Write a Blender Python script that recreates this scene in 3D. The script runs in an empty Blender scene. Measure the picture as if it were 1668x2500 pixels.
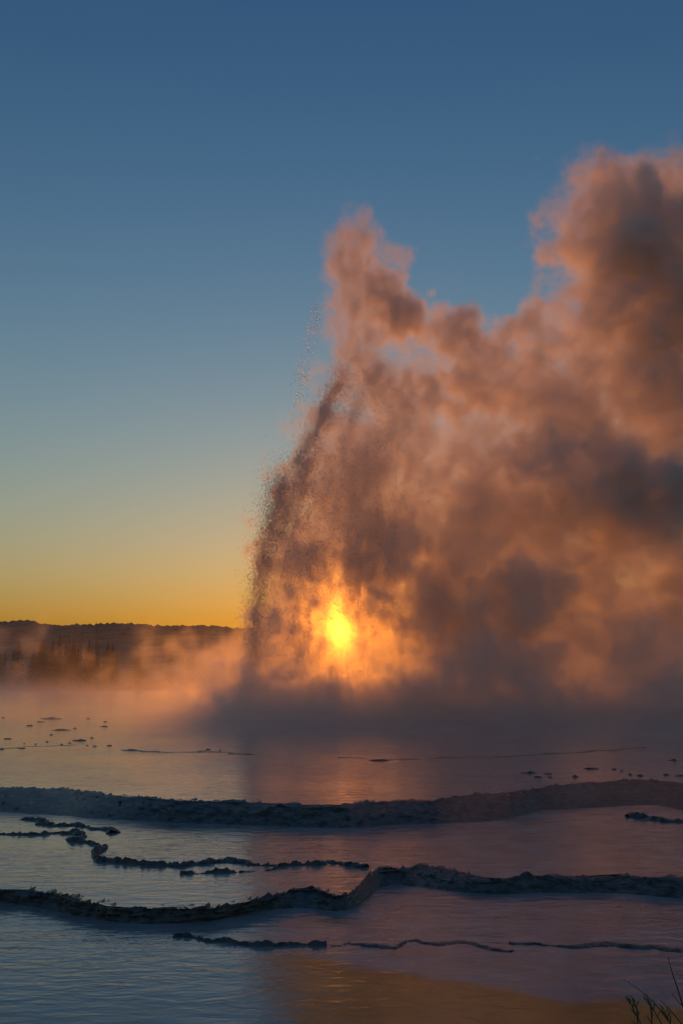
import bpy, math, random
import numpy as np
from mathutils import Vector, noise as mnoise

# ------------------------------------------------------------------ camera, sky, sun, exposure
SCN = bpy.context.scene
COL = SCN.collection
W0, H0, FPX, HORIZON = 1668.0, 2500.0, 2401.0, 1640.0
CAMZ = 3.0
PITCH = math.atan((HORIZON - H0 / 2) / FPX)
cam_d = bpy.data.cameras.new('camera')
cam_d.sensor_fit = 'VERTICAL'
cam_d.sensor_height = 36.0
cam_d.sensor_width = 24.0
cam_d.lens = FPX / H0 * 36.0
cam_d.clip_start = 0.1
cam_d.clip_end = 20000.0
cam = bpy.data.objects.new('camera', cam_d)
cam.location = (0, 0, CAMZ)
cam.rotation_euler = (math.pi / 2 + PITCH, 0, 0)
COL.objects.link(cam)
SCN.camera = cam

def ray(x, y):
    """direction (y component 1) through a pixel of the 1668x2500 frame"""
    xr, yr = (x - W0 / 2) / FPX, (H0 / 2 - y) / FPX
    c, s = math.cos(PITCH), math.sin(PITCH)
    d = np.array((xr, c - yr * s, s + yr * c))
    return d / d[1]
V = 1668.0 / 1568.0          # tracing was done on a 1568 wide copy
def on_z(xv, yv, z):
    d = ray(xv * V, yv * V)
    t = (z - CAMZ) / d[2]
    return np.array((d[0] * t, t, z))
def at_y(xv, yv, Y):
    d = ray(xv * V, yv * V)
    return np.array((d[0] * Y, Y, CAMZ + d[2] * Y))

SUN_DIR = ray(781 * V, 1437 * V); SUN_DIR = SUN_DIR / np.linalg.norm(SUN_DIR)
SUN_EL = math.asin(SUN_DIR[2])
SUN_AZ = math.atan2(SUN_DIR[0], SUN_DIR[1])       # clockwise from +Y

wd = bpy.data.worlds.new('World')
SCN.world = wd
wd.use_nodes = True
nt = wd.node_tree
nt.nodes.clear()
sky = nt.nodes.new('ShaderNodeTexSky')
sky.sky_type = 'NISHITA'
sky.sun_disc = True
sky.sun_size = math.radians(0.53)
sky.sun_intensity = 0.10
sky.sun_elevation = SUN_EL
sky.sun_rotation = SUN_AZ
sky.altitude = 2200
sky.air_density = 2.2
sky.dust_density = 1.5
sky.ozone_density = 3.0
bg = nt.nodes.new('ShaderNodeBackground')
bg.inputs['Strength'].default_value = 0.15
out = nt.nodes.new('ShaderNodeOutputWorld')
def vmath(op, a, b):
    q = nt.nodes.new('ShaderNodeVectorMath'); q.operation = op
    for i_, v in enumerate((a, b)):
        if isinstance(v, tuple): q.inputs[i_].default_value = v
        else: nt.links.new(v, q.inputs[i_])
    return q.outputs[0]
def smath(op, a, b=0.0):
    q = nt.nodes.new('ShaderNodeMath'); q.operation = op
    for i_, v in enumerate((a, b)):
        if isinstance(v, float): q.inputs[i_].default_value = v
        else: nt.links.new(v, q.inputs[i_])
    return q.outputs[0]
# colour balance of the evening air: blue deepens upward, low haze dims the horizon
tc = nt.nodes.new('ShaderNodeTexCoord')
sz = nt.nodes.new('ShaderNodeSeparateXYZ'); nt.links.new(tc.outputs['Generated'], sz.inputs[0])
up = smath('MINIMUM', smath('MAXIMUM', sz.outputs[2], 0.0), 0.62)
air = smath('DIVIDE', 1.0, smath('ADD', up, 0.03))
ext = nt.nodes.new('ShaderNodeCombineXYZ')
for k, (kk, mm) in enumerate(((0.091, -2.574), (0.055, -1.304), (0.004, -0.471))):
    nt.links.new(smath('EXPONENT', smath('ADD', smath('MULTIPLY', air, -kk), smath('MULTIPLY', up, mm))), ext.inputs[k])
c2 = vmath('MULTIPLY', vmath('MULTIPLY', sky.outputs[0], ext.outputs[0]), (3.06, 2.19, 1.70))
nt.links.new(c2, bg.inputs['Color'])
nt.links.new(bg.outputs[0], out.inputs['Surface'])

sun_d = bpy.data.lights.new('sun', 'SUN')
sun_d.energy = 1.3
sun_d.angle = math.radians(0.53)
sun_d.color = (1.0, 0.27, 0.02)
sun = bpy.data.objects.new('sun', sun_d)
sun.rotation_euler = Vector(SUN_DIR.tolist()).to_track_quat('Z', 'Y').to_euler()
sun.location = (0, 0, 60)
COL.objects.link(sun)

vs = SCN.view_settings
vs.view_transform = 'Standard'
vs.look = 'None'
vs.exposure = 0.0
vs.gamma = 1.0
cy = SCN.cycles
cy.max_bounces = 16
cy.volume_bounces = 9
cy.glossy_bounces = 3
cy.transmission_bounces = 6
cy.diffuse_bounces = 2
cy.volume_step_rate = 4.0
cy.volume_max_steps = 512
cy.use_denoising = True
cy.use_adaptive_sampling = True
cy.adaptive_threshold = 0.02
cy.sample_clamp_indirect = 6.0

rng = np.random.default_rng(7)
random.seed(7)

# ------------------------------------------------------------------ helpers
def tag(o, label=None, cat=None, group=None, kind=None):
    if label: o['label'] = label
    if cat: o['category'] = cat
    if group: o['group'] = group
    if kind: o['kind'] = kind
    return o

def mesh_obj(name, verts, faces, mat=None, parent=None, smooth=True):
    me = bpy.data.meshes.new(name)
    verts = np.asarray(verts, dtype=np.float32)
    if isinstance(faces, np.ndarray):
        k = faces.shape[1]
        me.vertices.add(len(verts))
        me.vertices.foreach_set('co', verts.ravel())
        me.loops.add(faces.size)
        me.loops.foreach_set('vertex_index', faces.astype(np.int32).ravel())
        me.polygons.add(len(faces))
        me.polygons.foreach_set('loop_start', np.arange(0, faces.size, k, dtype=np.int32))
        me.update(calc_edges=True)
    else:
        me.from_pydata(verts.tolist(), [], faces)
    if smooth and len(me.polygons):
        me.polygons.foreach_set('use_smooth', np.ones(len(me.polygons), dtype=bool))
    if mat: me.materials.append(mat)
    o = bpy.data.objects.new(name, me)
    COL.objects.link(o)
    if parent: o.parent = parent
    return o

def new_mat(name):
    m = bpy.data.materials.new(name)
    m.use_nodes = True
    n = m.node_tree
    n.nodes.clear()
    o = n.nodes.new('ShaderNodeOutputMaterial')
    return m, n, o

def principled(name, col, rough=0.6, var=0.3, scale=4.0, bump=0.0, bscale=20.0, ior=1.45, col2=None, detail=6):
    m, n, o = new_mat(name)
    p = n.nodes.new('ShaderNodeBsdfPrincipled')
    p.inputs['Roughness'].default_value = rough
    p.inputs['IOR'].default_value = ior
    tc = n.nodes.new('ShaderNodeTexCoord')
    tx = n.nodes.new('ShaderNodeTexNoise')
    tx.inputs['Scale'].default_value = scale
    tx.inputs['Detail'].default_value = detail
    tx.inputs['Roughness'].default_value = 0.6
    n.links.new(tc.outputs['Object'], tx.inputs['Vector'])
    mx = n.nodes.new('ShaderNodeMix'); mx.data_type = 'RGBA'
    c2 = col2 or tuple(min(1, c * (1 + var)) for c in col)
    c1 = col if col2 else tuple(c * (1 - var) for c in col)
    mx.inputs[6].default_value = (*c1, 1)
    mx.inputs[7].default_value = (*c2, 1)
    rp = n.nodes.new('ShaderNodeMapRange')
    rp.inputs[1].default_value = 0.35; rp.inputs[2].default_value = 0.65
    n.links.new(tx.outputs['Fac'], rp.inputs[0])
    n.links.new(rp.outputs[0], mx.inputs[0])
    n.links.new(mx.outputs[2], p.inputs['Base Color'])
    if bump:
        tb = n.nodes.new('ShaderNodeTexNoise')
        tb.inputs['Scale'].default_value = bscale
        tb.inputs['Detail'].default_value = 8
        n.links.new(tc.outputs['Object'], tb.inputs['Vector'])
        b = n.nodes.new('ShaderNodeBump')
        b.inputs['Strength'].default_value = bump
        b.inputs['Distance'].default_value = 0.02
        n.links.new(tb.outputs['Fac'], b.inputs['Height'])
        n.links.new(b.outputs[0], p.inputs['Normal'])
    n.links.new(p.outputs[0], o.inputs['Surface'])
    return m

def fft_noise(shape, size, beta, kmin, kmax, seed, stretch=(1, 1, 1)):
    """gaussian noise with power law spectrum, sizes in metres, unit std"""
    r = np.random.default_rng(seed)
    w = r.standard_normal(shape).astype(np.float32)
    F = np.fft.rfftn(w)
    ks = [np.fft.fftfreq(n, s / n) for n, s in zip(shape[:2], size[:2])] + [np.fft.rfftfreq(shape[2], size[2] / shape[2])]
    ks = [q * t for q, t in zip(ks, stretch)]
    k = np.sqrt(ks[0][:, None, None] ** 2 + ks[1][None, :, None] ** 2 + ks[2][None, None, :] ** 2)
    k[0, 0, 0] = 1
    A = np.where((k > kmin) & (k < kmax), k ** (-beta / 2), 0)
    A = A.astype(np.float32)
    out_ = np.fft.irfftn(F * A, s=shape, axes=(0, 1, 2)).astype(np.float32)
    return out_ / out_.std()

def volume_obj(name, dens, lo, hi, mat):
    """density grid (nx,ny,nz) -> fog volume through a geometry nodes Volume Cube"""
    nx, ny, nz = dens.shape
    me = bpy.data.meshes.new(name)
    me.vertices.add(dens.size)
    at = me.attributes.new('amount', 'FLOAT', 'POINT')
    at.data.foreach_set('value', np.ascontiguousarray(dens.transpose(2, 1, 0)).astype(np.float32).ravel())
    me.materials.append(mat)
    o = bpy.data.objects.new(name, me)
    COL.objects.link(o)
    g = bpy.data.node_groups.new(name + '_nodes', 'GeometryNodeTree')
    g.interface.new_socket('Geometry', in_out='INPUT', socket_type='NodeSocketGeometry')
    g.interface.new_socket('Geometry', in_out='OUTPUT', socket_type='NodeSocketGeometry')
    N, L = g.nodes, g.links
    gi, go = N.new('NodeGroupInput'), N.new('NodeGroupOutput')
    pos = N.new('GeometryNodeInputPosition')
    mr = N.new('ShaderNodeMapRange'); mr.data_type = 'FLOAT_VECTOR'; mr.clamp = False
    mr.inputs[7].default_value = lo; mr.inputs[8].default_value = hi
    mr.inputs[9].default_value = (0, 0, 0); mr.inputs[10].default_value = (nx - 1, ny - 1, nz - 1)
    L.new(pos.outputs[0], mr.inputs[6])
    va = N.new('ShaderNodeVectorMath'); va.operation = 'ADD'; va.inputs[1].default_value = (0.5, 0.5, 0.5)
    L.new(mr.outputs[1], va.inputs[0])
    fl = N.new('ShaderNodeVectorMath'); fl.operation = 'FLOOR'
    L.new(va.outputs[0], fl.inputs[0])
    sp = N.new('ShaderNodeSeparateXYZ'); L.new(fl.outputs[0], sp.inputs[0])
    ints = []
    for k in range(3):
        fi = N.new('FunctionNodeFloatToInt'); fi.rounding_mode = 'ROUND'
        L.new(sp.outputs[k], fi.inputs[0]); ints.append(fi.outputs[0])
    def imath(op, a, b):
        q = N.new('FunctionNodeIntegerMath'); q.operation = op
        for i_, v in enumerate((a, b)):
            if isinstance(v, int): q.inputs[i_].default_value = v
            else: L.new(v, q.inputs[i_])
        return q.outputs[0]
    idx = imath('ADD', imath('MULTIPLY', imath('ADD', imath('MULTIPLY', ints[2], ny), ints[1]), nx), ints[0])
    na = N.new('GeometryNodeInputNamedAttribute'); na.data_type = 'FLOAT'; na.inputs[0].default_value = 'amount'
    si = N.new('GeometryNodeSampleIndex'); si.data_type = 'FLOAT'; si.domain = 'POINT'; si.clamp = True
    L.new(gi.outputs[0], si.inputs['Geometry'])
    L.new(na.outputs[0], si.inputs['Value'])
    L.new(idx, si.inputs['Index'])
    vc = N.new('GeometryNodeVolumeCube')
    vc.inputs['Min'].default_value = lo; vc.inputs['Max'].default_value = hi
    vc.inputs['Resolution X'].default_value = nx
    vc.inputs['Resolution Y'].default_value = ny
    vc.inputs['Resolution Z'].default_value = nz
    L.new(si.outputs[0], vc.inputs['Density'])
    sm = N.new('GeometryNodeSetMaterial'); sm.inputs['Material'].default_value = mat
    L.new(vc.outputs[0], sm.inputs[0])
    L.new(sm.outputs[0], go.inputs[0])
    md = o.modifiers.new('volume', 'NODES'); md.node_group = g
    return o

def steam_mat(name, mul, g1, g2, mix, col):
    m, n, o = new_mat(name)
    a = n.nodes.new('ShaderNodeAttribute'); a.attribute_name = 'density'
    s = n.nodes.new('ShaderNodeMath'); s.operation = 'MULTIPLY'; s.inputs[1].default_value = mul
    n.links.new(a.outputs['Fac'], s.inputs[0])
    v1 = n.nodes.new('ShaderNodeVolumeScatter'); v2 = n.nodes.new('ShaderNodeVolumeScatter')
    for v, g in ((v1, g1), (v2, g2)):
        v.inputs['Color'].default_value = (1, 1, 1, 1)
        v.inputs['Anisotropy'].default_value = g
        n.links.new(s.outputs[0], v.inputs['Density'])
    mx = n.nodes.new('ShaderNodeMixShader'); mx.inputs[0].default_value = mix
    n.links.new(v1.outputs[0], mx.inputs[1]); n.links.new(v2.outputs[0], mx.inputs[2])
    va = n.nodes.new('ShaderNodeVolumeAbsorption'); va.inputs['Color'].default_value = (*col, 1)
    n.links.new(s.outputs[0], va.inputs['Density'])
    ad = n.nodes.new('ShaderNodeAddShader')
    n.links.new(mx.outputs[0], ad.inputs[0]); n.links.new(va.outputs[0], ad.inputs[1])
    n.links.new(ad.outputs[0], o.inputs['Volume'])
    return m

# ------------------------------------------------------------------ ground and water levels
Z_UP, Z_MID, Z_LOW = 0.55, 0.25, 0.10
FAR_SHORE = 128.0

m_soil = principled('soil', (0.10, 0.075, 0.05), 0.9, 0.4, 0.6, 0.6, 8.0)
m_sinter = principled('wet_sinter', (0.05, 0.058, 0.062), 0.34, 0.4, 7.0, 1.0, 22.0, col2=(0.15, 0.16, 0.16), ior=1.33)
m_forest = principled('forest_hill', (0.24, 0.14, 0.085), 0.95, 0.4, 0.02)

def smooth(a, b, x):
    t = np.clip((x - a) / (b - a), 0, 1)
    return t * t * (3 - 2 * t)

def ground():
    rad = np.concatenate([np.linspace(0.5, 30, 40), np.geomspace(32, 9000, 70)])
    ang = np.linspace(-math.pi, math.pi, 145)[:-1]
    R, A = np.meshgrid(rad, ang, indexing='ij')
    X, Y = R * np.sin(A), R * np.cos(A)
    z = np.full_like(X, -0.35)
    z += 1.15 * smooth(FAR_SHORE - 8, FAR_SHORE + 10, Y + 0.02 * X)      # meadow beyond the pool
    z += 1.15 * smooth(85, 100, np.abs(X)) * (Y < FAR_SHORE - 8)
    z += 1.2 * smooth(7.4, 5.0, Y) * (R < 60) + 1.2 * (R >= 60) * (Y < 6)
    z = np.minimum(z, 0.85)
    na_ = len(ang)
    v = np.stack([X, Y, z], -1).reshape(-1, 3)
    v = np.vstack([v, [[0, 0, 0.85]]])
    f = []
    for i in range(len(rad) - 1):
        for j in range(na_):
            f.append((i * na_ + j, (i + 1) * na_ + j, (i + 1) * na_ + (j + 1) % na_, i * na_ + (j + 1) % na_))
    for j in range(na_):
        f.append((len(v) - 1, j, (j + 1) % na_))
    o = mesh_obj('ground', v, f, m_soil)
    tag(o, kind='structure')
ground()

def hills():
    Y0 = 2600.0
    xs = np.linspace(-2600, 2600, 900)
    # ridge line traced along the left, gentle elsewhere
    tr = [(-200, 1440), (0, 1428), (60, 1424), (110, 1432), (180, 1434), (260, 1430), (330, 1433), (430, 1436), (500, 1438), (600, 1442), (800, 1452), (1000, 1452), (1300, 1440), (1600, 1446), (1900, 1440)]
    px = np.array([at_y(a, b, Y0) for a, b in tr])
    zr = np.interp(xs, px[:, 0], px[:, 2])
    rr = np.random.default_rng(3)
    zr = zr + rr.standard_normal(len(xs)) * 1.6 + np.array([mnoise.noise((x * 0.01, 0, 0)) * 6 for x in xs])
    prof = [(-1400, 0.0), (-900, 0.12), (-500, 0.38), (-200, 0.75), (0, 1.0), (500, 0.8), (1500, 0.0)]
    v = []
    for k, (dy, s) in enumerate(prof):
        for x, z in zip(xs, zr):
            n_ = mnoise.noise((x * 0.004, dy * 0.004, 2)) * 18 * (1 if 0 < k < 6 and s < 1 else 0)
            v.append((x * (1 + dy / Y0 * 0.5), Y0 + dy, max(-2, z * s + n_ * s)))
    n_ = len(xs)
    f = [(k * n_ + j, k * n_ + j + 1, (k + 1) * n_ + j + 1, (k + 1) * n_ + j) for k in range(len(prof) - 1) for j in range(n_ - 1)]
    o = mesh_obj('hills', v, f, m_forest)
    tag(o, kind='structure')
hills()

# ------------------------------------------------------------------ water
def water_mat():
    m, n, o = new_mat('hot_spring_water')
    L = n.links
    p = n.nodes.new('ShaderNodeBsdfPrincipled')
    p.inputs['Roughness'].default_value = 0.11
    p.inputs['IOR'].default_value = 1.42
    geo = n.nodes.new('ShaderNodeNewGeometry')
    # bottom colours: pale sinter, patches of orange mat in the shallows near the bank
    t1 = n.nodes.new('ShaderNodeTexNoise'); t1.inputs['Scale'].default_value = 0.35; t1.inputs['Detail'].default_value = 7
    L.new(geo.outputs['Position'], t1.inputs['Vector'])
    sx = n.nodes.new('ShaderNodeSeparateXYZ'); L.new(geo.outputs['Position'], sx.inputs[0])
    def math_(op, a, b=None, clamp=False):
        q = n.nodes.new('ShaderNodeMath'); q.operation = op; q.use_clamp = clamp
        for i_, v in enumerate((a, b)):
            if v is None: continue
            if isinstance(v, (int, float)): q.inputs[i_].default_value = v
            else: L.new(v, q.inputs[i_])
        return q.outputs[0]
    # mat edge: y < 9.6 - 0.1*x + noise, x > -1.2
    e1 = math_('ADD', math_('MULTIPLY', sx.outputs[0], -0.45), 10.55)
    e1 = math_('SUBTRACT', e1, sx.outputs[1])
    e1 = math_('ADD', e1, math_('MULTIPLY', math_('SUBTRACT', t1.outputs['Fac'], 0.5), 2.2))
    e1 = math_('MULTIPLY', e1, 5.0, True)
    e2 = math_('ADD', math_('MULTIPLY', math_('ADD', sx.outputs[0], 0.9), 1.6), math_('MULTIPLY', math_('SUBTRACT', t1.outputs['Fac'], 0.5), 3.0), True)
    e = math_('MULTIPLY', e1, e2, True)
    mx = n.nodes.new('ShaderNodeMix'); mx.data_type = 'RGBA'
    mx.inputs[6].default_value = (0.32, 0.33, 0.34, 1)
    mx.inputs[7].default_value = (0.56, 0.20, 0.045, 1)
    L.new(e, mx.inputs[0])
    t3 = n.nodes.new('ShaderNodeTexNoise'); t3.inputs['Scale'].default_value = 1.6; t3.inputs['Detail'].default_value = 8
    L.new(geo.outputs['Position'], t3.inputs['Vector'])
    mx2 = n.nodes.new('ShaderNodeMix'); mx2.data_type = 'RGBA'; mx2.blend_type = 'MULTIPLY'
    mx2.inputs[0].default_value = 0.6
    L.new(mx.outputs[2], mx2.inputs[6])
    rp = n.nodes.new('ShaderNodeMapRange'); rp.inputs[1].default_value = 0.3; rp.inputs[2].default_value = 0.7
    rp.inputs[3].default_value = 0.5; rp.inputs[4].default_value = 1.3
    L.new(t3.outputs['Fac'], rp.inputs[0])
    cc = n.nodes.new('ShaderNodeCombineColor')
    for k in range(3): L.new(rp.outputs[0], cc.inputs[k])
    L.new(cc.outputs[0], mx2.inputs[7])
    L.new(mx2.outputs[2], p.inputs['Base Color'])
    # ripples
    def rip(scale, sxy, det, rough):
        mp = n.nodes.new('ShaderNodeMapping')
        mp.inputs['Scale'].default_value = (sxy[0], sxy[1], 1)
        mp.inputs['Rotation'].default_value = (0, 0, math.radians(-14))
        L.new(geo.outputs['Position'], mp.inputs['Vector'])
        t = n.nodes.new('ShaderNodeTexNoise'); t.inputs['Scale'].default_value = scale
        t.inputs['Detail'].default_value = det; t.inputs['Roughness'].default_value = rough
        t.inputs['Distortion'].default_value = 0.4
        L.new(mp.outputs[0], t.inputs['Vector'])
        return t.outputs['Fac']
    h = math_('ADD', math_('MULTIPLY', rip(2.4, (1, 2.6), 3, 0.5), 1.0), math_('MULTIPLY', rip(9.0, (1, 1.8), 2, 0.5), 0.22))
    # calm and ruffled patches
    t4 = n.nodes.new('ShaderNodeTexNoise'); t4.inputs['Scale'].default_value = 0.25; t4.inputs['Detail'].default_value = 3
    L.new(geo.outputs['Position'], t4.inputs['Vector'])
    st = n.nodes.new('ShaderNodeMapRange'); st.inputs[1].default_value = 0.35; st.inputs[2].default_value = 0.7
    st.inputs[3].default_value = 0.35; st.inputs[4].default_value = 1.0
    L.new(t4.outputs['Fac'], st.inputs[0])
    h = math_('MULTIPLY', h, st.outputs[0])
    b = n.nodes.new('ShaderNodeBump'); b.inputs['Strength'].default_value = 1.0; b.inputs['Distance'].default_value = 0.02
    L.new(h, b.inputs['Height'])
    L.new(b.outputs[0], p.inputs['Normal'])
    L.new(p.outputs[0], o.inputs['Surface'])
    return m
m_water = water_mat()

RIM_A_TOP = [(-1500, 1790), (-800, 1802), (-300, 1800), (-120, 1806), (0, 1808), (80, 1811), (150, 1808), (200, 1818), (300, 1828), (400, 1838), (500, 1840), (600, 1842), (700, 1846), (800, 1846), (900, 1840), (1000, 1838), (1040, 1828), (1100, 1822), (1170, 1820), (1240, 1808), (1300, 1800), (1380, 1795), (1450, 1788), (1500, 1790), (1568, 1800), (1700, 1806), (1900, 1800), (2400, 1812), (3000, 1800)]
RIM_A_BOT = [(-1500, 1845), (-800, 1858), (-300, 1860), (-120, 1862), (0, 1865), (100, 1872), (200, 1880), (300, 1885), (500, 1893), (700, 1900), (800, 1902), (900, 1895), (1000, 1893), (1100, 1890), (1190, 1880), (1225, 1862), (1300, 1860), (1400, 1855), (1500, 1850), (1568, 1862), (1700, 1868), (1900, 1860), (2400, 1870), (3000, 1856)]
RIM_B_TOP = [(-1300, 1985), (-800, 2010), (-300, 2020), (-100, 2034), (0, 2040), (60, 2040), (130, 2052), (180, 2068), (250, 2078), (350, 2084), (480, 2084), (560, 2070), (640, 2052), (680, 2040), (720, 2042), (770, 2055), (796, 2051), (814, 2042), (830, 2026), (846, 2010), (868, 2000), (900, 1998), (960, 1988), (1020, 1998), (1080, 2010), (1150, 2015), (1230, 2010), (1330, 2010), (1420, 2005), (1500, 2018), (1568, 2022), (1700, 2030), (1900, 2020), (2400, 2030), (2900, 2010)]
RIM_B_BOT = [(-1300, 2008), (-800, 2034), (-300, 2044), (-100, 2052), (0, 2062), (60, 2080), (130, 2095), (180, 2105), (250, 2114), (350, 2120), (480, 2112), (560, 2096), (640, 2086), (680, 2086), (720, 2090), (770, 2094), (800, 2092), (826, 2082), (844, 2066), (860, 2050), (880, 2038), (905, 2032), (960, 2040), (1030, 2049), (1085, 2052), (1150, 2054), (1230, 2052), (1330, 2052), (1420, 2054), (1500, 2059), (1568, 2066), (1700, 2072), (1900, 2060), (2400, 2066), (2900, 2044)]

def line_z(pts, z): return np.array([on_z(a, b, z) for a, b in pts])

def strip_water(name, front, back_y, z):
    """a sheet of water from the line of points FRONT back to BACK_Y"""
    pts = front
    v = [(p[0], p[1], z) for p in pts] + [(p[0] * max(1, back_y / p[1]) if back_y > p[1] else p[0], back_y, z) for p in pts]
    n_ = len(pts)
    f = [(j, j + 1, n_ + j + 1, n_ + j) for j in range(n_ - 1)]
    o = mesh_obj(name, v, f, m_water, smooth=False)
    tag(o, kind='structure')
    return o
a_mid = line_z(RIM_A_TOP, Z_UP) - np.array((0, 0.05, 0))
strip_water('upper_pool_water', a_mid, FAR_SHORE, Z_UP)
b_mid = line_z(RIM_B_TOP, Z_MID) - np.array((0, 0.03, 0))
strip_water('middle_pool_water', b_mid, 23.0, Z_MID)
v = [(-20, 5.2, Z_LOW), (20, 5.2, Z_LOW), (20, 19, Z_LOW), (-20, 19, Z_LOW)]
tag(mesh_obj('lower_pool_water', v, [(0, 1, 2, 3)], m_water, smooth=False), kind='structure')

# ------------------------------------------------------------------ sinter rims
def resample(P, step):
    d = np.concatenate([[0], np.cumsum(np.linalg.norm(np.diff(P, axis=0), axis=1))])
    n_ = max(4, int(d[-1] / step))
    t = np.linspace(0, d[-1], n_)
    return np.stack([np.interp(t, d, P[:, k]) for k in range(P.shape[1])], 1), t

def fbm(x, y, z, oct_=5, gain=0.55):
    s, a, f = 0.0, 1.0, 1.0
    for _ in range(oct_):
        s += a * mnoise.noise((x * f, y * f, z * f)); a *= gain; f *= 2.03
    return s

def rim(name, top, bot, z1, z0, label, seed, step=0.03, rows=26, rough=1.0):
    if len(top) != len(bot):
        bx, by = zip(*bot)
        bot = [(x, float(np.interp(x, bx, by))) for x, _ in top]
    A0, B0 = line_z(top, z1), line_z(bot, z0)
    t = [0.0]
    for k in range(len(A0) - 1):
        m_ = max(2, int(max(np.linalg.norm(A0[k + 1] - A0[k]), np.linalg.norm(B0[k + 1] - B0[k])) / step))
        t += [k + q / m_ for q in range(1, m_ + 1)]
    kk = np.arange(len(A0)); n_ = len(t)
    A = np.stack([np.interp(t, kk, A0[:, q]) for q in range(3)], 1)
    B = np.stack([np.interp(t, kk, B0[:, q]) for q in range(3)], 1)
    v = np.zeros((rows, n_, 3), np.float32)
    for j in range(n_):
        a, b = A[j], B[j]
        d = b - a
        for i in range(rows):
            s = i / (rows - 1)
            # from 0.25 m behind the crest, over it, down the face, to a foot under the lower water
            if s < 0.2:
                q = s / 0.2
                p = a + np.array((0, (1 - q) * 0.30, 0)); p[2] = z1 - 0.07 * (1 - q) + 0.012
            else:
                q = (s - 0.2) / 0.8
                p = a + d * q
                p[2] = z1 + 0.012 - (z1 - z0 + 0.05) * q ** 1.15
            w1 = fbm(p[0] * 1.3 + seed, p[1] * 1.3, p[2] * 5, 4)
            w2 = fbm(p[0] * 3.2 + seed, p[1] * 8, p[2] * 36, 6, 0.65)
            w2 = 1.2 * abs(w2) + 0.4 * w2 - 0.35
            env = 0.35 + 0.65 * math.sin(math.pi * min(1, s * 1.1))
            p[1] += (w1 * 0.14 * rough + w2 * 0.085) * env
            p[2] += (w1 * 0.028 + w2 * (0.036 if s < 0.35 else 0.027)) * rough * (1.0 if s < 0.3 else env)
            p[0] += w2 * 0.03
            v[i, j] = p
    idx = np.arange(rows * n_).reshape(rows, n_)
    f = np.stack([idx[:-1, :-1], idx[1:, :-1], idx[1:, 1:], idx[:-1, 1:]], -1).reshape(-1, 4)
    o = mesh_obj(name, v.reshape(-1, 3), f, m_sinter)
    tag(o, label, 'terrace', 'sinter terrace steps')
    return o
rim('sinter_terrace', RIM_A_TOP, RIM_A_BOT, Z_UP, Z_MID, 'long dark sinter terrace step damming the upper pool, across the whole view', 1.0, 0.05)
rim('sinter_terrace', RIM_B_TOP, RIM_B_BOT, Z_MID, Z_LOW, 'nearest dark sinter terrace step, curved at lower left and straight at right', 11.0)

def ridge(name, pts, z, width, h, label, seed, step=0.03, rough=1.0):
    P, t = resample(line_z(pts, z), step)
    rows = 9
    T = np.gradient(P, axis=0); T /= np.linalg.norm(T, axis=1)[:, None] + 1e-9
    Nn = np.stack([-T[:, 1], T[:, 0], np.zeros(len(P))], 1)
    v = np.zeros((rows, len(P), 3), np.float32)
    for j in range(len(P)):
        wv = fbm(P[j, 0] * 0.8 + seed, P[j, 1] * 0.8, 3.1, 3)
        hv = fbm(P[j, 0] * 1.7 + seed, P[j, 1] * 1.7, 7.7, 4)
        off = fbm(P[j, 0] * 1.6 - seed, P[j, 1] * 1.6, 1.7, 5, 0.65) * width * 0.7 * rough
        hh = h * (0.85 + 0.9 * hv); ww = width * (0.8 + 1.1 * wv)
        for i in range(rows):
            s = i / (rows - 1) * 2 - 1
            p = P[j] + Nn[j] * (s * ww * 0.5 + off)
            n2 = fbm(p[0] * 13 + seed, p[1] * 13, 0.3, 4, 0.65)
            p[2] = z - 0.03 + (hh + 0.03) * max(0, 1 - s * s) ** 0.55 + n2 * h * 0.9 * (1 - s * s)
            v[i, j] = p
    idx = np.arange(rows * len(P)).reshape(rows, len(P))
    f = np.stack([idx[:-1, :-1], idx[1:, :-1], idx[1:, 1:], idx[:-1, 1:]], -1).reshape(-1, 4)
    o = mesh_obj(name, v.reshape(-1, 3), f, m_sinter)
    tag(o, label, 'ledge', 'thin sinter ledges in the water')
ridge('sinter_ledge', [(168, 1908), (190, 1918), (160, 1926), (205, 1938), (235, 1947), (205, 1962), (240, 1978), (300, 1983), (380, 1984), (450, 1984), (520, 1977), (570, 1985), (640, 1988), (700, 1986), (760, 1981), (800, 1986), (835, 1992)], Z_MID, 0.20, 0.045, 'winding broken sinter rim zigzagging through the middle pool', 2.0)
ridge('sinter_ledge', [(414, 2006), (450, 2007), (500, 2005), (545, 2003), (580, 1999), (610, 1996), (625, 1989)], Z_MID, 0.16, 0.035, 'short thin sinter rim looping below the winding rim of the middle pool', 4.0)
ridge('sinter_ledge', [(60, 1880), (90, 1888), (120, 1893), (180, 1894), (215, 1901), (250, 1905), (265, 1912)], Z_MID, 0.22, 0.04, 'thin sinter rim just below the upper terrace step at left', 6.0)
ridge('sinter_ledge', [(-60, 1917), (0, 1916), (40, 1915), (90, 1917), (130, 1913), (190, 1914)], Z_MID, 0.16, 0.035, 'thin beaded sinter rim in the middle pool touching the left edge', 8.0)
ridge('sinter_ledge', [(400, 2150), (440, 2154), (480, 2160), (520, 2163), (580, 2170), (640, 2168), (700, 2172), (750, 2172)], Z_LOW, 0.13, 0.03, 'thin dark sinter rim in the lower pool below the curved step', 10.0)
ridge('sinter_ledge', [(760, 2170), (820, 2167), (880, 2172), (950, 2164), (1010, 2172), (1060, 2166), (1120, 2174), (1180, 2180)], Z_LOW, 0.26, 0.012, 'low half drowned sinter ledge in the lower shallows right of centre', 12.0, 0.02, 0.6)
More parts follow.
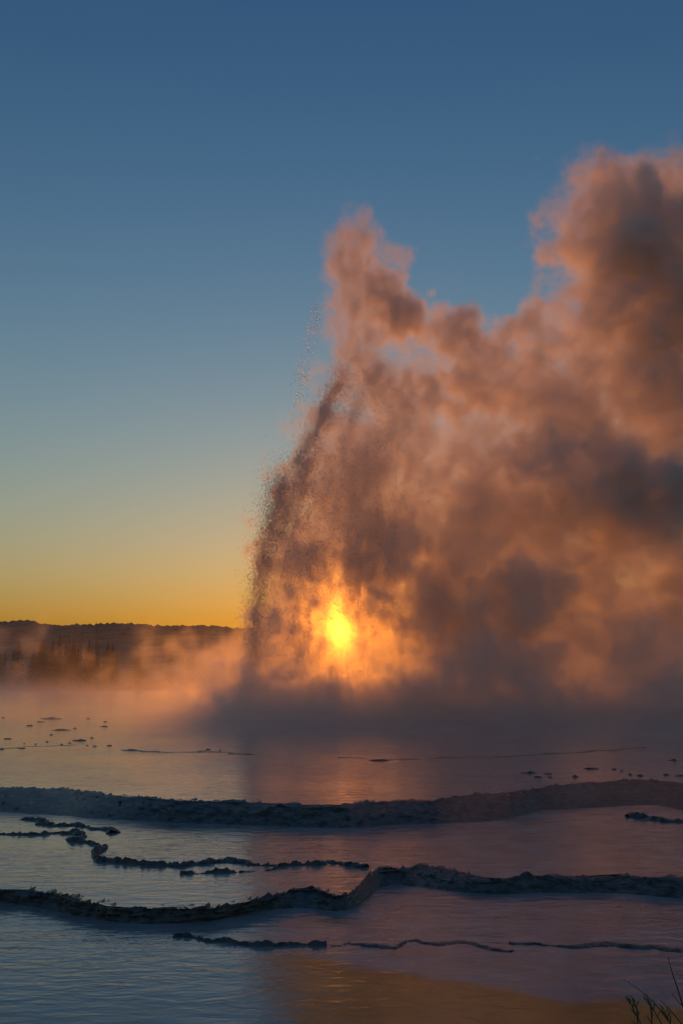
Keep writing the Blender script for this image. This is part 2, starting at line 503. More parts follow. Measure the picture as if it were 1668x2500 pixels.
ridge('sinter_ledge', [(1190, 2174), (1230, 2168), (1320, 2170), (1400, 2166), (1470, 2172), (1568, 2180), (1640, 2182)], Z_LOW, 0.28, 0.013, 'low half drowned sinter ledge in the lower shallows reaching the right edge', 13.0, 0.02, 0.6)
ridge('sinter_ledge', [(1440, 1875), (1470, 1874), (1500, 1880), (1530, 1884), (1568, 1887), (1640, 1890)], Z_MID, 0.30, 0.05, 'short sinter rim below the upper terrace step at the right edge', 14.0)
ridge('sinter_ledge', [(-60, 1716), (0, 1718), (60, 1714), (120, 1712), (180, 1711)], Z_UP, 0.55, 0.010, 'long faint sinter bar in the upper pool near the left edge', 16.0, 0.12)
ridge('sinter_ledge', [(270, 1722), (330, 1724), (400, 1726), (470, 1724), (520, 1727), (580, 1731)], Z_UP, 0.55, 0.012, 'long faint sinter bar in the upper pool at left of centre', 18.0, 0.12)
ridge('sinter_ledge', [(780, 1738), (850, 1741), (930, 1743), (1040, 1738), (1100, 1738), (1180, 1735), (1260, 1731), (1340, 1727), (1400, 1721), (1470, 1714)], Z_UP, 0.5, 0.008, 'long curving sinter bar in the upper pool right of centre', 20.0, 0.12)

# ------------------------------------------------------------------ rocks standing in the upper pool
def rock(name, xv, yv, wv, hv, label, seed, z=Z_UP):
    c = on_z(xv, yv, z)
    rx = wv * V / FPX * c[1] / 2
    hz = max(0.025, hv * V / FPX * c[1] * 0.36)
    ry = max(0.12, rx * 0.55)
    r = random.Random(seed)
    v, f = [], []
    nr, na_ = 6, 22
    for i in range(nr):
        q = i / (nr - 1)
        for k in range(na_):
            a = 2 * math.pi * k / na_
            n1 = 1 + 0.55 * fbm(math.cos(a) * 1.4 + seed * 3.1, math.sin(a) * 1.4, 0.5, 4)
            rr = (1 - q ** 1.6) * n1 + 0.02
            h = -0.06 + (hz + 0.06) * (q ** 0.7) * (1 + 0.5 * fbm(math.cos(a) * rr * 2.5 + seed, math.sin(a) * rr * 2.5, 1.5, 3))
            v.append((math.cos(a) * rx * rr, math.sin(a) * ry * rr, h))
    for i in range(nr - 1):
        for k in range(na_):
            f.append((i * na_ + k, i * na_ + (k + 1) % na_, (i + 1) * na_ + (k + 1) % na_, (i + 1) * na_ + k))
    f.append(tuple((nr - 1) * na_ + k for k in range(na_)))
    o = mesh_obj(name, v, f, m_sinter)
    o.location = c.tolist()
    tag(o, label, 'rock', 'sinter rocks in the upper pool')
    return o
ROCKS_L = [(120, 1650, 60, 8), (95, 1657, 26, 5), (68, 1666, 28, 5), (203, 1650, 18, 4), (242, 1657, 14, 5), (138, 1676, 52, 7), (172, 1672, 14, 4), (118, 1687, 14, 4), (18, 1696, 24, 5), (184, 1700, 32, 9), (160, 1706, 14, 4), (108, 1703, 11, 6), (56, 1706, 7, 4), (83, 1708, 8, 4), (142, 1709, 11, 5), (200, 1711, 12, 4), (218, 1713, 17, 4), (250, 1712, 24, 6), (6, 1720, 20, 4), (50, 1718, 30, 3), (210, 1694, 14, 4), (240, 1668, 26, 4), (8, 1648, 16, 4)]
ORD = 'first second third fourth fifth sixth seventh eighth ninth tenth eleventh twelfth thirteenth fourteenth fifteenth sixteenth seventeenth eighteenth'.split()
big = {0: 'wide low sinter rock farthest back in the rock patch at left', 5: 'wide ragged sinter rock in the middle of the rock patch at left', 9: 'thick dark sinter rock at the right side of the rock patch at left', 17: 'rightmost sinter rock of the patch at left, isolated', 8: 'flat sinter rock near the left edge of the frame'}
SMALL = sorted(q[0] for k, q in enumerate(ROCKS_L) if k not in big)
for i, (x, y, w, h) in enumerate(ROCKS_L):
    if i not in big:
        n_left = SMALL.index(x)
        big[i] = ORD[n_left] + ' small flat rock from the left edge in the rock patch of the upper pool'
    rock('pool_rock', x, y, w, h, big[i], i + 1)
ROCKS_R = [(1217, 1774, 46, 8, 'longest flat sinter rock in the upper pool at right'), (1258, 1776, 30, 5, 'thin sinter rock just right of the longest flat one'), (1262, 1784, 20, 5, 'small rock just in front of the thin sinter rock at right'), (1232, 1784, 26, 3, 'flat sliver of rock in front of the longest flat rock'), (1320, 1783, 22, 7, 'small rounded lone sinter rock before the upper terrace step'), (1358, 1765, 40, 5, 'flat lone sinter rock standing farther back at right'), (1410, 1766, 18, 4, 'small faint rock right of the flat lone one'), (1428, 1769, 9, 4, 'tiny rock right of the small faint rock'), (1445, 1778, 16, 4, 'small flat rock close behind the terrace crest at right'), (1470, 1781, 36, 5, 'flat rock touching the terrace crest at right'), (1532, 1779, 32, 7, 'broad dark rock near the right edge behind the terrace'), (1558, 1781, 30, 5, 'dark rock cut by the right edge of the frame'), (1545, 1745, 28, 5, 'slanted flat rock near the right edge, farther back'), (1386, 1668, 18, 5, 'small distant rock in the mist at right'), (1520, 1669, 14, 4, 'small distant rock in the mist nearest the right edge'), (872, 1746, 62, 7, 'low lone sinter rock in the upper pool below the sun'), (478, 1721, 22, 5, 'small rock on the faint bar at left of centre'), (506, 1722, 8, 4, 'tiny pointed rock on the faint bar left of centre'), (305, 1722, 40, 8, 'thick end of the faint bar at left of centre')]
for i, (x, y, w, h, lab) in enumerate(ROCKS_R):
    rock('pool_rock', x, y, w, h, lab, 50 + i)

# ------------------------------------------------------------------ steam of the geyser
DEP = 58.0
def px_m(Y): return V / FPX * Y

def plume():
    lo = np.array((-12.0, DEP - 9.0, 0.4)); hi = np.array((30.0, DEP + 9.0, 36.5))
    vox = 0.18
    shape = tuple(int(round(s)) for s in (hi - lo) / vox)
    size = hi - lo
    W = [fft_noise(shape, size, 3.9, 0.13, 2.5, 10 + k) for k in range(3)]
    fine = fft_noise(shape, size, 2.7, 0.35, 2.6, 20)
    big = fft_noise(shape, size, 3.6, 0.06, 1.5, 21)
    fall = fft_noise(shape, size, 2.2, 0.4, 2.7, 22, (1.0, 0.6, 3.5))
    ax = [np.linspace(lo[k], hi[k], shape[k], dtype=np.float32) for k in range(3)]
    S = np.zeros(shape, np.float32)
    def blob(x, y, r, dep, dens, amp=1.0, power=1.0, edge=0.9):
        c = at_y(x, y, DEP + dep); R = r * px_m(DEP + dep) * 1.15
        m = R * 1.6 + 1.0
        sl = tuple(slice(max(0, int((c[k] - m - lo[k]) / vox)), min(shape[k], int((c[k] + m - lo[k]) / vox) + 1)) for k in range(3))
        if any(s.stop <= s.start for s in sl): return
        wa = min(0.36 * R, 0.75) * amp
        dx = ax[0][sl[0]][:, None, None] - c[0] + W[0][sl] * wa
        dy = ax[1][sl[1]][None, :, None] - c[1] + W[1][sl] * wa
        dz = ax[2][sl[2]][None, None, :] - c[2] + W[2][sl] * wa
        d = np.sqrt(dx * dx + dy * dy + dz * dz) / R
        t = np.clip((1.0 - d) / edge, 0, 1)
        S[sl] = S[sl] + dens * t * t * (3 - 2 * t)
    def line(pts, r0, r1, dep0, dep1, dens, n_=14, amp=0.6):
        P = np.array(pts, float)
        d = np.concatenate([[0], np.cumsum(np.linalg.norm(np.diff(P, axis=0), axis=1))])
        for q in np.linspace(0, 1, n_):
            blob(np.interp(q * d[-1], d, P[:, 0]), np.interp(q * d[-1], d, P[:, 1]), r0 + (r1 - r0) * q, dep0 + (dep1 - dep0) * q, dens, amp)
    for b in PUFFS:
        b = list(b)
        if b[4] < 0.2 and b[1] > 780: b[4] *= 1.4 if b[0] > 1020 else 1.15
        if b[1] < 800 and b[0] < 1110 and len(b) == 5: b.append(0.6)
        if b[0] < 1010 and 1200 < b[1] < 1520 and b[4] < 0.3: b[4] *= 1.35
        if len(b) < 8 and (b[4] >= 0.2 or b[1] < 800): b = b + [1.0, 1.0, 0.75][len(b) - 5:]
        blob(*b)
    for l in STREAKS: line(*l)
    gx = smooth(at_y(480, 1550, DEP)[0], at_y(620, 1550, DEP)[0], ax[0])[:, None, None]
    gy = (smooth(DEP - 8.2, DEP - 5.0, ax[1]) * smooth(DEP + 8, DEP + 4, ax[1]))[None, :, None]
    zz = ax[2][None, None, :] + 0.35 * W[2]
    S += 0.22 * gx * gy * np.exp(-np.clip(zz - 0.55, 0, None) / 0.8)
    xf = (ax[0][:, None, None] - at_y(640, 1300, DEP)[0]) / (at_y(1050, 1300, DEP)[0] - at_y(640, 1300, DEP)[0])
    fw = 1 - smooth(0.6, 1.1, xf)                                     # falling water streaks on the geyser side
    S *= np.clip(1.0 + 0.34 * big + 0.30 * fine + 0.75 * fall * fw, 0.06, None)
    # thinner steam where the low sun breaks through, between the spray and the drifting cloud
    c = at_y(781, 1437, DEP); R = 66 * px_m(DEP)
    rr = np.sqrt((ax[0][:, None, None] - c[0] + 0.5 * W[0]) ** 2 + (ax[2][None, None, :] - c[2] + 0.5 * W[2]) ** 2) / R
    S *= 1 - 0.50 * np.exp(-rr ** 2)
    # fade at the box walls
    for k in range(3):
        e = np.minimum(np.arange(shape[k]), np.arange(shape[k])[::-1]) / 8.0
        if k == 2: e = np.arange(shape[k])[::-1] / 8.0
        e = np.clip(e, 0, 1).astype(np.float32)
        S *= e.reshape([-1 if q == k else 1 for q in range(3)])
    S[S < 0.003] = 0
    return S, tuple(lo.tolist()), tuple(hi.tolist())

T, M_, D_ = 0.10, 0.30, 0.75     # thin, medium, dense (per metre)
PUFFS = [
    # turret at left top
    (812, 522, 46, 0, 0.16), (800, 580, 56, 0, 0.13), (786, 640, 60, 0, 0.11), (838, 560, 46, 1, 0.14), (925, 596, 34, 1, 0.18), (885, 590, 38, 1, 0.15),
    (822, 618, 50, -1, 0.46), (876, 660, 58, -1, 0.48), (932, 725, 56, -1, 0.6), (838, 720, 80, 0, 0.10), (945, 765, 46, -1, 0.45), (890, 760, 60, 0, 0.12),
    # second turret
    (1030, 758, 70, -1, 0.50), (1070, 725, 40, -1, 0.32), (1005, 708, 32, 0, 0.30), (1085, 790, 44, -1, 0.42), (985, 672, 14, 0, 0.2),
    (1142, 768, 44, 0, 0.36), (1195, 755, 42, 0, 0.26), (1250, 775, 60, 0, 0.22), (1120, 820, 60, 0, 0.12),
    # tower at right
    (1400, 470, 120, 2, 0.14), (1520, 520, 150, 2, 0.16), (1450, 640, 150, 2, 0.14), (1600, 700, 170, 2, 0.16), (1360, 760, 110, 2, 0.12), (1500, 820, 150, 2, 0.12), (1640, 400, 90, 1, 0.2), (1330, 580, 70, 1, 0.14),
    (1240, 830, 90, 1, 0.12), (1120, 860, 90, 1, 0.12), (1040, 820, 80, 1, 0.14), (1370, 1150, 120, 3, 0.12), (1250, 1150, 120, 3, 0.10), (1450, 920, 120, 1, 0.10), (1300, 930, 110, 1, 0.10),
    (1325, 385, 56, 1, 0.26), (1405, 400, 70, 1, 0.28), (1475, 425, 82, 1, 0.28), (1550, 450, 96, 0, 0.32), (1650, 520, 130, 0, 0.32),
    (1300, 450, 62, 1, 0.18), (1235, 500, 24, 1, 0.25), (1270, 505, 40, 1, 0.2), (1320, 540, 72, 1, 0.17), (1400, 520, 100, 0, 0.24),
    (1460, 610, 110, -1, 0.42), (1570, 620, 120, -1, 0.46), (1350, 630, 86, 0, 0.2), (1290, 690, 66, 0, 0.16), (1400, 690, 90, -1, 0.26), (1500, 740, 110, -1, 0.24), (1600, 780, 130, 0, 0.2), (1700, 760, 160, 0, 0.3),
    # broad veil
    (820, 1150, 190, 1, 0.05), (1000, 1250, 220, 2, 0.06), (1200, 1150, 230, 3, 0.06), (1400, 1200, 240, 3, 0.06), (1250, 950, 190, 2, 0.05), (1480, 900, 220, 2, 0.06), (1450, 1420, 220, 2, 0.06), (1150, 1420, 200, 1, 0.06), (900, 1350, 170, 1, 0.05), (720, 1380, 130, 0, 0.05), (960, 950, 150, 1, 0.05), (1540, 560, 200, 2, 0.06),
    (1280, 1030, 90, -3, 0.10), (1450, 1110, 120, -3, 0.08), (1560, 1180, 120, -3, 0.08), (1360, 1070, 90, -3, 0.10),
    (935, 1490, 66, -1, 0.16), (890, 1535, 60, -1, 0.16), (700, 1510, 56, -1, 0.10), (780, 1545, 56, -1, 0.10), (850, 1480, 40, -1, 0.06),
    (775, 760, 48, 0, 0.12), (766, 700, 44, 0, 0.10), (772, 820, 48, 0, 0.12), (805, 690, 60, 0, 0.14), (850, 800, 60, -1, 0.14), (812, 560, 50, 0, 0.12),
    (781, 1572, 36, 6, 0.9), (680, 1612, 62, 5, 1.0), (760, 1612, 62, 5, 1.2), (840, 1612, 62, 5, 1.2), (920, 1612, 62, 5, 1.0),  # dense steam added behind the base to block the sun's glint on water
    # middle veil
    (700, 1060, 60, 0, 0.12), (735, 950, 60, 0, 0.11), (770, 870, 56, 0, 0.10), (660, 1120, 50, 0, 0.12), (640, 1220, 56, 0, 0.12), (625, 1320, 56, 0, 0.12), (610, 1420, 50, 0, 0.12), (610, 1510, 50, 0, 0.14), (720, 760, 26, 0, 0.03), (700, 860, 30, 0, 0.04), (690, 960, 40, 0, 0.05),
    (830, 830, 90, 0, 0.12), (900, 880, 110, 0, 0.14), (1016, 900, 72, -2, 0.45), (960, 920, 60, -2, 0.25), (1080, 890, 80, -1, 0.28), (1150, 880, 110, 0, 0.16), (1270, 860, 110, 0, 0.13), (1390, 850, 120, 0, 0.10), (1510, 900, 130, 0, 0.13), (1640, 950, 150, 0, 0.2),
    (760, 1000, 90, 0, 0.14), (860, 1020, 120, 0, 0.15), (980, 1040, 130, 0, 0.13), (1100, 1040, 140, 1, 0.12), (1250, 1000, 120, 2, 0.12), (1400, 980, 130, 2, 0.12), (1540, 980, 130, 2, 0.12),
    (1226, 1038, 74, -3, 0.30), (1310, 1020, 70, -3, 0.30), (1390, 1095, 80, -3, 0.30), (1485, 1066, 84, -3, 0.30), (1490, 1175, 100, -3, 0.30), (1560, 1110, 90, -3, 0.30), (1640, 1150, 130, -3, 0.34), (1420, 1140, 70, -3, 0.2),
    (700, 1150, 95, 0, 0.16), (800, 1170, 120, 0, 0.15), (920, 1180, 130, 0, 0.14), (1050, 1180, 140, 1, 0.12), (1180, 1180, 130, 2, 0.11), (1320, 1220, 140, 2, 0.13), (1480, 1280, 150, 3, 0.12), (1620, 1300, 150, 2, 0.14),
    (680, 1300, 100, 0, 0.16), (790, 1320, 110, 0, 0.12), (900, 1300, 110, 0, 0.14), (1010, 1300, 110, 0, 0.2),
    (1180, 1400, 130, -2, 0.22), (1250, 1345, 100, -1, 0.20), (1296, 1300, 84, -2, 0.24), (1130, 1310, 70, -2, 0.28), (1370, 1310, 80, -1, 0.22), (1065, 1500, 100, -3, 0.30), (1180, 1470, 90, -2, 0.26),
    (1500, 1420, 150, 2, 0.14), (1380, 1440, 140, 1, 0.16), (1620, 1440, 150, 1, 0.16), (1260, 1480, 120, 2, 0.14), (1700, 1350, 150, 0, 0.2),
    (670, 1440, 95, 0, 0.14), (790, 1450, 120, 1, 0.08), (900, 1440, 100, 0, 0.11), (1000, 1430, 110, 0, 0.18),
    # dark knots near the sun
    (878, 1372, 26, -3, 0.7), (862, 1352, 20, -3, 0.5), (722, 1330, 20, -3, 0.4), (655, 1452, 26, -3, 0.5), (778, 1213, 50, -3, 0.20), (930, 1213, 60, -3, 0.18), (800, 1270, 36, -3, 0.14), (850, 1300, 30, -3, 0.24),
    # dark base
    (550, 1590, 96, -3, 0.17, 1.3, 1, 1.0), (640, 1605, 96, -4, 0.22, 1.3, 1, 1.0), (730, 1630, 79, -4, 0.24, 1.3, 1, 1.0), (820, 1632, 79, -5, 0.25, 1.3, 1, 1.0), (910, 1615, 91, -5, 0.32, 1.3, 1, 1.0), (1010, 1585, 108, -5, 0.30, 1.3, 1, 1.0), (1120, 1580, 114, -5, 0.30, 1.3, 1, 1.0), (1230, 1585, 110, -5, 0.30, 1.3, 1, 1.0), (1340, 1585, 110, -5, 0.26, 1.3, 1, 1.0), (1450, 1580, 115, -5, 0.26, 1.3, 1, 1.0), (1560, 1580, 120, -5, 0.26, 1.3, 1, 1.0), (1680, 1570, 132, -4, 0.26, 1.3, 1, 1.0),
    (700, 1640, 72, -6, 0.26, 1.3, 1, 1.0), (800, 1645, 72, -6, 0.26, 1.3, 1, 1.0), (900, 1645, 72, -6, 0.26, 1.3, 1, 1.0), (1000, 1640, 72, -6, 0.22, 1.3, 1, 1.0), (1100, 1640, 72, -6, 0.22, 1.3, 1, 1.0), (1200, 1640, 72, -6, 0.22, 1.3, 1, 1.0), (1300, 1640, 72, -6, 0.22, 1.3, 1, 1.0), (1400, 1640, 72, -6, 0.22, 1.3, 1, 1.0), (1500, 1640, 72, -6, 0.22, 1.3, 1, 1.0), (1600, 1640, 72, -6, 0.22, 1.3, 1, 1.0),
    (500, 1570, 96, 0, 0.10, 1.3, 1, 1.0), (440, 1590, 84, 2, 0.06, 1.3, 1, 1.0), (610, 1640, 72, -4, 0.22, 1.3, 1, 1.0),
]
STREAKS = [
    ([(588, 1600), (590, 1450), (600, 1330), (622, 1200), (650, 1070)], 16, 26, -0.5, -0.5, 0.32, 40, 1.6),
    ([(680, 1065), (715, 1000), (745, 945), (765, 900), (785, 860)], 9, 18, -2.4, -2.0, 0.6, 40, 0.9),
    ([(800, 975), (835, 900), (870, 850)], 8, 22, -2.4, -2.0, 0.5, 24, 0.9),
    ([(640, 1230), (680, 1150), (700, 1080)], 16, 22, -1.5, -1.5, 0.25, 20, 1.2),
    ([(590, 1690), (592, 1560)], 40, 30, -1, 0, 0.2, 10),
]
m_steam = steam_mat('steam', 3.2, 0.978, 0.42, 0.945, (1.0, 0.968, 0.935))
S, lo, hi = plume()
o = volume_obj('steam_plume', S, lo, hi, m_steam)
tag(o, 'towering cloud of backlit orange and mauve steam drifting right from the geyser', 'steam', kind='stuff')
print('plume', S.shape, float(S.max()), float(S.mean()))

# ------------------------------------------------------------------ mist lying on the pool and drifting at left
def mist():
    lo = np.array((-52.0, 15.0, 0.45)); hi = np.array((46.0, 127.0, 12.0))
    shape = (200, 150, 58)
    size = hi - lo
    n1 = fft_noise(shape, size, 3.2, 0.02, 0.9, 31)
    n2 = fft_noise(shape, size, 2.6, 0.05, 1.2, 32, (1.0, 0.5, 0.7))
    wx = fft_noise(shape, size, 3.6, 0.02, 0.9, 33); wz = fft_noise(shape, size, 3.6, 0.02, 0.9, 34)
    ax = [np.linspace(lo[k], hi[k], shape[k], dtype=np.float32) for k in range(3)]
    X, Y, Z = np.meshgrid(*ax, indexing='ij')
    zr = Z - 0.5
    near = smooth(26, 56, Y)
    S = 0.022 * near * np.exp(-zr / (0.35 + 0.5 * near)) * np.clip(1 + 0.5 * n1 + 0.4 * n2, 0.08, None)
    S += 0.008 * smooth(70, 112, Y) * np.exp(-zr / 0.9) * np.clip(1 + 0.8 * n2, 0, None) * smooth(8, -14, X)
    S += 0.18 * smooth(26, 54, Y) * smooth(-13, -4, X) * smooth(70, 58, Y) * np.exp(-zr / 1.15) * np.clip(1 + 0.5 * n2 + 0.3 * n1, 0.1, None)
    def blob(x, y, r, Yd, dens):
        c = at_y(x, y, Yd); R = r * px_m(Yd)
        d = np.sqrt((X - c[0] + 0.5 * R * wx) ** 2 + ((Y - c[1]) * 0.5) ** 2 + (Z - c[2] + 0.45 * R * wz) ** 2) / R
        t = np.clip((1 - d) / 0.8, 0, 1)
        return dens * t * t * (3 - 2 * t)
    S += 0.006 * smooth(96, 116, Y) * np.exp(-zr / 6.0) * smooth(6, -8, X) * np.clip(1 + 0.9 * n1, 0.05, None)
    for b in MIST: S += blob(*b) * np.clip(1 + 0.6 * n2, 0.05, None)
    e = [np.clip(np.minimum(np.arange(n), np.arange(n)[::-1]) / 4.0, 0, 1) for n in shape]
    e[2] = np.clip(np.arange(shape[2])[::-1] / 6.0, 0, 1)
    S *= e[0][:, None, None] * e[1][None, :, None] * e[2][None, None, :]
    S[S < 0.0006] = 0
    return S.astype(np.float32), tuple(lo.tolist()), tuple(hi.tolist())
MIST = [(540, 1490, 60, 84, 0.07), (490, 1530, 64, 86, 0.07), (430, 1555, 60, 88, 0.06), (370, 1574, 50, 90, 0.04), (300, 1584, 46, 92, 0.035), (230, 1590, 42, 94, 0.03), (150, 1594, 42, 96, 0.03), (60, 1594, 46, 96, 0.03), (-40, 1580, 54, 96, 0.04),
        (545, 1445, 30, 86, 0.06), (420, 1490, 44, 96, 0.05), (350, 1500, 40, 100, 0.05), (250, 1535, 34, 100, 0.06), (190, 1520, 30, 104, 0.05), (110, 1530, 34, 104, 0.05), (40, 1505, 44, 106, 0.045), (10, 1545, 36, 104, 0.05), (330, 1460, 40, 110, 0.03), (460, 1450, 36, 104, 0.045), (70, 1450, 38, 112, 0.022), (-60, 1500, 60, 104, 0.03), (300, 1430, 30, 112, 0.008),
        (1330, 1835, 70, 20.5, 0.12), (1430, 1825, 60, 21.5, 0.12), (1270, 1850, 36, 19.8, 0.10), (1500, 1840, 50, 21.0, 0.10)]
S, lo, hi = mist()
m_mist = steam_mat('mist', 1.0, 0.85, 0.4, 0.7, (1.0, 0.96, 0.90))
o = volume_obj('pool_mist', S, lo, hi, m_mist)
tag(o, 'thin low mist lying on the hot water and drifting in wisps before the trees', 'mist', kind='stuff')

# ------------------------------------------------------------------ trees on the far shore
m_bark = principled('bark', (0.07, 0.05, 0.035), 0.9, 0.3, 3.0)
m_dead = principled('dead_wood', (0.05, 0.042, 0.036), 0.85, 0.3, 3.0)
m_needle = principled('needles', (0.030, 0.045, 0.020), 0.8, 0.45, 1.2)

def cone_tube(path, radii, sides=6):
    v, f = [], []
    for i, (p, r) in enumerate(zip(path, radii)):
        for k in range(sides):
            a = 2 * math.pi * k / sides
            v.append((p[0] + r * math.cos(a), p[1] + r * math.sin(a), p[2]))
    for i in range(len(path) - 1):
        for k in range(sides):
            f.append((i * sides + k, i * sides + (k + 1) % sides, (i + 1) * sides + (k + 1) % sides, (i + 1) * sides + k))
    return v, f

def conifer_meshes(seed, slim):
    r = random.Random(seed)
    v, f = cone_tube([(0, 0, -0.1), (0.02, 0, 0.3), (0, 0.02, 0.7), (0, 0, 0.98)], [0.022, 0.016, 0.009, 0.002])
    tr = bpy.data.meshes.new('trunk'); tr.from_pydata(v, [], f); tr.materials.append(m_bark)
    v, f = [], []
    z = 0.08
    while z < 0.985:
        rad = slim * (1 - z) ** 0.8 * r.uniform(0.6, 1.15) + 0.012
        for b in range(r.randint(5, 8)):
            a = r.uniform(0, 2 * math.pi)
            L_ = rad * r.uniform(0.6, 1.1)
            for q in range(4):
                s0 = 0.15 + q * 0.22
                c = (math.cos(a) * L_ * s0, math.sin(a) * L_ * s0, z - L_ * 0.35 * s0 + r.uniform(-.012, .012))
                t = L_ * 0.34 * r.uniform(0.7, 1.2)
                a2 = a + r.uniform(-0.9, 0.9)
                dx, dy = math.cos(a2) * t, math.sin(a2) * t
                nx, ny = -math.sin(a2) * t * 0.45, math.cos(a2) * t * 0.45
                k = len(v)
                v += [(c[0] - nx, c[1] - ny, c[2]), (c[0] + dx, c[1] + dy, c[2] - t * 0.45), (c[0] + nx, c[1] + ny, c[2] + r.uniform(-.3, .3) * t), (c[0] - dx * .2, c[1] - dy * .2, c[2] + t * 0.3)]
                f.append((k, k + 1, k + 2, k + 3))
        z += r.uniform(0.018, 0.03)
    cr = bpy.data.meshes.new('crown'); cr.from_pydata(v, [], f); cr.materials.append(m_needle)
    return tr, cr
CONIF = [conifer_meshes(k, sl) for k, sl in ((1, 0.26), (2, 0.22), (3, 0.32), (4, 0.24))]

def put_tree(X, Y, h, kind, label):
    e = bpy.data.objects.new('conifer_tree', None); COL.objects.link(e)
    e.location = (X, Y, 0.78); e.rotation_euler = (0, 0, random.uniform(0, 6.28)); e.scale = (h, h, h)
    for nm, me in zip(('trunk', 'crown'), CONIF[kind]):
        c = bpy.data.objects.new(nm, me); COL.objects.link(c); c.parent = e
    tag(e, label, 'tree', 'conifers on the far shore')
hero = [(138, 1454, 142, 0, 'tallest pointed dark conifer of the far shore, left of the bare trunks'), (122, 1463, 146, 1, 'dark conifer just left of the tallest one'), (102, 1466, 143, 2, 'broad dark conifer two trees left of the tallest one'), (182, 1464, 150, 1, 'small conifer standing among the bare trunks'), (206, 1462, 144, 3, 'slim conifer at the right of the bare trunks'), (152, 1468, 141, 3, 'low conifer just right of the tallest one')]
for x, y, Y, k, lab in hero:
    p = at_y(x, y, Y)
    put_tree(p[0], Y, p[2] - 0.78, k, lab)
for i in range(44):
    x = -70 + 540 * random.random() ** 1.1
    Y = random.uniform(139, 172)
    p = at_y(x, random.gauss(1481, 8) + (6 if x > 260 else 0) + max(0, (x - 330) * 0.12), Y)
    put_tree(p[0], Y, max(3.0, p[2] - 0.78), random.randrange(4), 'dark conifer in the misty tree line at left')

def snag(xb, xt, yt, Y, label, seed):
    r = random.Random(seed)
    t = at_y(xt, yt, Y); b = np.array((at_y(xb, 1540, Y)[0], Y, 0.7))
    e = bpy.data.objects.new('dead_tree', None); COL.objects.link(e); e.location = b.tolist()
    d = t - b
    v, f = cone_tube([(0, 0, 0), (d[0] * .4, 0, d[2] * .4), (d[0] * .8, 0, d[2] * .8), tuple(d)], [0.14, 0.10, 0.06, 0.03])
    mesh_obj('trunk', v, f, m_dead, e)
    for k in range(5):
        q = r.uniform(0.45, 0.92); a = r.uniform(0, 6.28); L_ = r.uniform(0.4, 1.0)
        p0 = d * q; 
        v, f = cone_tube([tuple(p0), (p0[0] + math.cos(a) * L_, p0[1] + math.sin(a) * L_, p0[2] + L_ * .35)], [0.035, 0.012], 4)
        mesh_obj('branch', v, f, m_dead, e)
    tag(e, label, 'tree', 'bare dead trunks on the far shore')
snag(162, 160, 1449, 140, 'leftmost bare dead trunk standing among the conifers', 1)
snag(175, 173, 1446, 141, 'second bare dead trunk from the left, very straight', 2)
snag(185, 189, 1441, 140, 'bare dead trunk leaning right, third of the row', 3)
snag(222, 221, 1439, 142, 'twin-looking bare dead trunk standing apart at right', 4)
snag(227, 226, 1441, 142.6, 'bare dead trunk close beside the twin-looking one, rightmost', 5)

# ------------------------------------------------------------------ geyser water
def water_drop_mat():
    m, n, o = new_mat('spray_water')
    t = n.nodes.new('ShaderNodeBsdfTranslucent'); t.inputs['Color'].default_value = (0.8, 0.8, 0.8, 1)
    g = n.nodes.new('ShaderNodeBsdfGlossy'); g.inputs['Roughness'].default_value = 0.25
    x = n.nodes.new('ShaderNodeMixShader'); x.inputs[0].default_value = 0.2
    n.links.new(t.outputs[0], x.inputs[1]); n.links.new(g.outputs[0], x.inputs[2])
    n.links.new(x.outputs[0], o.inputs['Surface'])
    return m
def water_glass_mat():
    m, n, o = new_mat('clear_water')
    g = n.nodes.new('ShaderNodeBsdfGlass')
    g.inputs['IOR'].default_value = 1.33
    g.inputs['Roughness'].default_value = 0.30
    g.inputs['Color'].default_value = (0.93, 0.95, 0.96, 1)
    n.links.new(g.outputs[0], o.inputs['Surface'])
    return m
m_drop = water_drop_mat()
m_glass = water_glass_mat()
OV = np.array([(1, 0, 0), (-1, 0, 0), (0, 1, 0), (0, -1, 0), (0, 0, 1), (0, 0, -1)], np.float32)
OF = np.array([(0, 2, 4), (2, 1, 4), (1, 3, 4), (3, 0, 4), (2, 0, 5), (1, 2, 5), (3, 1, 5), (0, 3, 5)])
def drops_mesh(name, P, R, parent, stretch=1.7, mat=None):
    n_ = len(P)
    A = rng.uniform(0, 6.28, n_)
    sc = np.stack([R, R, R * rng.uniform(0.9, stretch, n_)], 1)
    v = OV[None] * sc[:, None, :]
    c, s_ = np.cos(A)[:, None], np.sin(A)[:, None]
    lean = rng.normal(0, 0.35, n_)[:, None]
    x = v[..., 0] * c - v[..., 1] * s_ + v[..., 2] * lean; y = v[..., 0] * s_ + v[..., 1] * c
    v = np.stack([x, y, v[..., 2]], -1) + P[:, None, :]
    f = (OF[None] + (np.arange(n_) * 6)[:, None, None]).reshape(-1, 3)
    o = mesh_obj(name, v.reshape(-1, 3), f, mat or m_drop, parent)
    o['kind'] = 'stuff'
    return o
vent = on_z(610, 1640, Z_UP)
gey = bpy.data.objects.new('geyser_fountain', None); COL.objects.link(gey)
tag(gey, 'tall geyser fountain of falling water drops on the left side of the steam', 'geyser')

